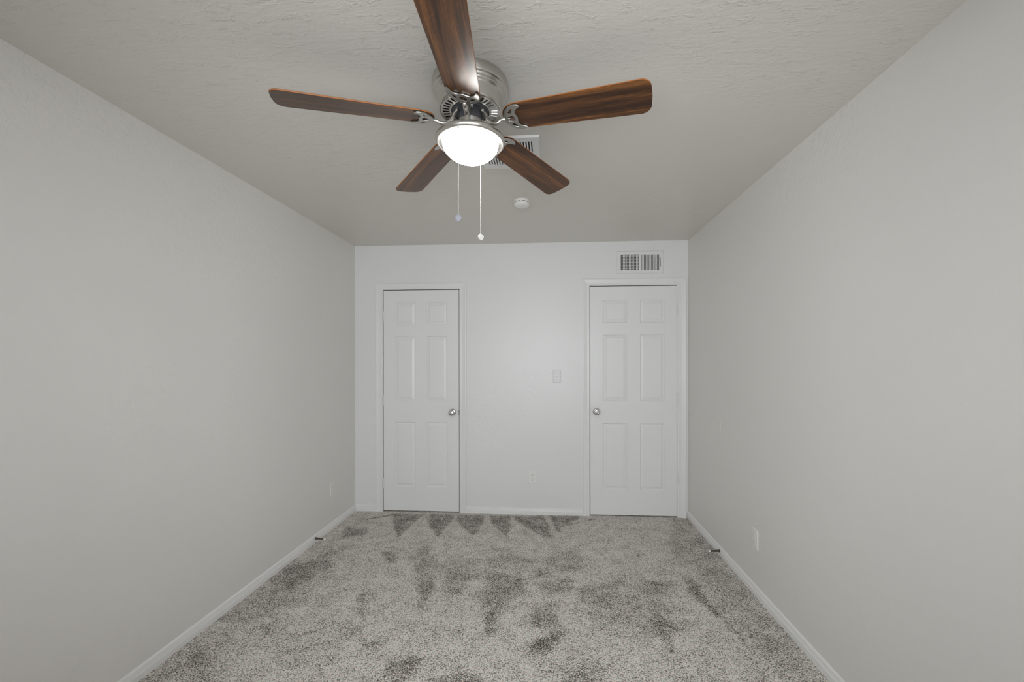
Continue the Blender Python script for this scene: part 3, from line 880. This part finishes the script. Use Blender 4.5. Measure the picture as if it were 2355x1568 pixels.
# ---------------------------------------------------------------- smoke detector
sm = empty('smoke_detector', (-0.1775, 2.690, H))
tag(sm, 'round white smoke detector on the ceiling beyond the fan', 'smoke detector')
bm = bmesh.new(); lathe(bm, [(0.0, 0.0), (0.0520, 0.0), (0.0525, -0.002), (0.0525, -0.0130), (0.0515, -0.0150), (0.0, -0.0150)], 64)
obj('base', bm, M_SMOKE, sm, smooth=40)
bm = bmesh.new(); lathe(bm, [(0.0, -0.0140), (0.0495, -0.0140), (0.0495, -0.0200), (0.0, -0.0200)], 64, mi=0)
for i in range(10):
    a = 2 * math.pi * i / 10 + 0.31
    c, s = math.cos(a), math.sin(a)
    q = [(0.0485, -0.006), (0.0520, -0.006), (0.0520, 0.006), (0.0485, 0.006)]
    lo = [bm.verts.new((x * c - y * s, x * s + y * c, -0.0205)) for x, y in q]; hi = [bm.verts.new((x * c - y * s, x * s + y * c, -0.0140)) for x, y in q]
    for t in range(4):
        f = bm.faces.new((lo[t], lo[(t + 1) % 4], hi[(t + 1) % 4], hi[t])); f.material_index = 1
obj('sensing_slots', bm, [M_SLOT, M_SMOKE], sm)
bm = bmesh.new(); lathe(bm, [(0.0, -0.0190), (0.0520, -0.0190), (0.0522, -0.0240), (0.0505, -0.0310), (0.0450, -0.0345), (0.0440, -0.0370), (0.0405, -0.0395), (0.0200, -0.0410), (0.0, -0.0412)], 64)
obj('cover', bm, M_SMOKE, sm, smooth=40)
# ---------------------------------------------------------------- switch and outlets
def wall_frame(o, nrm):
    """object whose local -Y looks along nrm into the room"""
    if nrm == 'back': o.rotation_euler = (0, 0, 0)
    if nrm == 'left': o.rotation_euler = (0, 0, math.radians(90))
    if nrm == 'right': o.rotation_euler = (0, 0, math.radians(-90))

def cover_plate(bm, holes=()):
    w, h, d = 0.0355, 0.0580, 0.0058
    P = [(w, 0.0), (w, -0.0030), (w - 0.0035, -d)]
    rings = []
    for hw2, y in P:
        hh2 = h - (w - hw2)
        rings.append([bm.verts.new((x, y, z)) for x, z in ((-hw2, -hh2), (hw2, -hh2), (hw2, hh2), (-hw2, hh2))])
    for a, b in zip(rings[:-1], rings[1:]):
        for i in range(4): bm.faces.new((a[i], a[(i + 1) % 4], b[(i + 1) % 4], b[i]))
    bm.faces.new(rings[-1]); bm.faces.new(list(reversed(rings[0])))

sw = empty('light_switch', (0.0710, YB, 1.2410)); wall_frame(sw, 'back')
tag(sw, 'white single toggle light switch on the far wall left of the right door', 'light switch')
bm = bmesh.new(); cover_plate(bm); obj('cover_plate', bm, M_SWITCH, sw)
bm = bmesh.new()
box(bm, -0.0052, 0.0052, -0.0064, -0.0050, -0.0122, 0.0122, 1)
pts = [Vector((0, -0.005, 0.0)), Vector((0, -0.011, 0.003)), Vector((0, -0.0185, 0.0075))]
tube(bm, pts, [0.0046, 0.0042, 0.0036], 12)
obj('toggle', bm, [M_RUBBER, M_PLATE], sw, smooth=50)
for z in (-0.030, 0.030):
    bm = bmesh.new(); lathe(bm, [(0.0, -0.0068), (0.0026, -0.0065), (0.0034, -0.0056)], 14, 'Y', (0, 0, z))
    obj('screw', bm, M_PLATE, sw, smooth=50)

def make_outlet(loc, side, label, painted=True):
    pm = M_OUTLET if painted else M_PLATE
    o = empty('wall_outlet', loc); wall_frame(o, side)
    tag(o, label, 'outlet', group='duplex outlets on the walls')
    bm = bmesh.new(); cover_plate(bm); obj('cover_plate', bm, pm, o)
    for s in (-1, 1):
        bm = bmesh.new(); zc = 0.0195 * s
        n = 28; ring0, ring1 = [], []
        for i in range(n):
            t = 2 * math.pi * i / n
            x = max(-0.0165, min(0.0165, 0.0190 * math.cos(t))); z = max(-0.0135, min(0.0135, 0.0165 * math.sin(t)))
            ring0.append(bm.verts.new((x, -0.0055, zc + z))); ring1.append(bm.verts.new((x * 0.97, -0.0075, zc + z * 0.97)))
        for i in range(n):
            j = (i + 1) % n; bm.faces.new((ring0[i], ring0[j], ring1[j], ring1[i]))
        bm.faces.new(ring1)
        rc = obj('receptacle', bm, pm, o)
        bm = bmesh.new()
        for x, hh2 in ((-0.0064, 0.0042), (0.0064, 0.0036)):
            box(bm, x - 0.0014, x + 0.0014, -0.0080, -0.0070, zc + 0.0035 - hh2, zc + 0.0035 + hh2)
        lathe(bm, [(0.0, -0.0080), (0.0026, -0.0080), (0.0026, -0.0070)], 14, 'Y', (0, 0, zc - 0.0080))
        obj('socket_slots', bm, M_FILLED if painted else M_SLOT, rc)
    bm = bmesh.new(); lathe(bm, [(0.0, -0.0070), (0.0026, -0.0066), (0.0034, -0.0056)], 14, 'Y', (0, 0, 0)); obj('screw', bm, M_PLATE, o, smooth=50)
    return o
make_outlet((-0.1505, YB, 0.3345), 'back', 'white duplex outlet with dark slots on the far wall between the two doors', False)
make_outlet((XL, 3.2660, 0.3245), 'left', 'painted-over white duplex outlet low on the left wall near the far corner')
make_outlet((XR, 2.4990, 0.3280), 'right', 'painted-over white duplex outlet low on the right wall above the baseboard')

# ---------------------------------------------------------------- spring door stops
def door_stop(x, y, z, sgn, label):
    o = empty('door_stop', (x, y, z)); tag(o, label, 'door stop', group='spring door stops on the baseboards')
    bm = bmesh.new(); lathe(bm, [(0.0, 0.0), (0.0100, 0.0), (0.0100, 0.002 * sgn), (0.0085, 0.006 * sgn), (0.0065, 0.009 * sgn), (0.0, 0.009 * sgn)], 24, 'X')
    obj('flange', bm, M_BRONZE, o, smooth=40)
    bm = bmesh.new(); pts, turns = [], 17
    for i in range(turns * 12 + 1):
        t = i / 12 * 2 * math.pi; f = i / (turns * 12); r = 0.0064 - 0.0022 * f
        pts.append(Vector((sgn * (0.008 + 0.056 * f), r * math.cos(t), r * math.sin(t) - 0.003 * f * f)))
    tube(bm, pts, 0.0012, 6)
    obj('spring', bm, M_BRONZE, o, smooth=60)
    bm = bmesh.new(); lathe(bm, [(0.0, 0.062 * sgn), (0.0055, 0.063 * sgn), (0.0068, 0.066 * sgn), (0.0068, 0.074 * sgn), (0.0055, 0.0775 * sgn), (0.0, 0.078 * sgn)], 24, 'X', (0, 0, -0.003))
    obj('rubber_tip', bm, M_RUBBER, o, smooth=50)
door_stop(XL + 0.0115, 3.0050, 0.0310, 1, 'spring door stop with white tip on the left baseboard')
door_stop(XR - 0.0115, 2.9750, 0.0310, -1, 'spring door stop with white tip on the right baseboard')
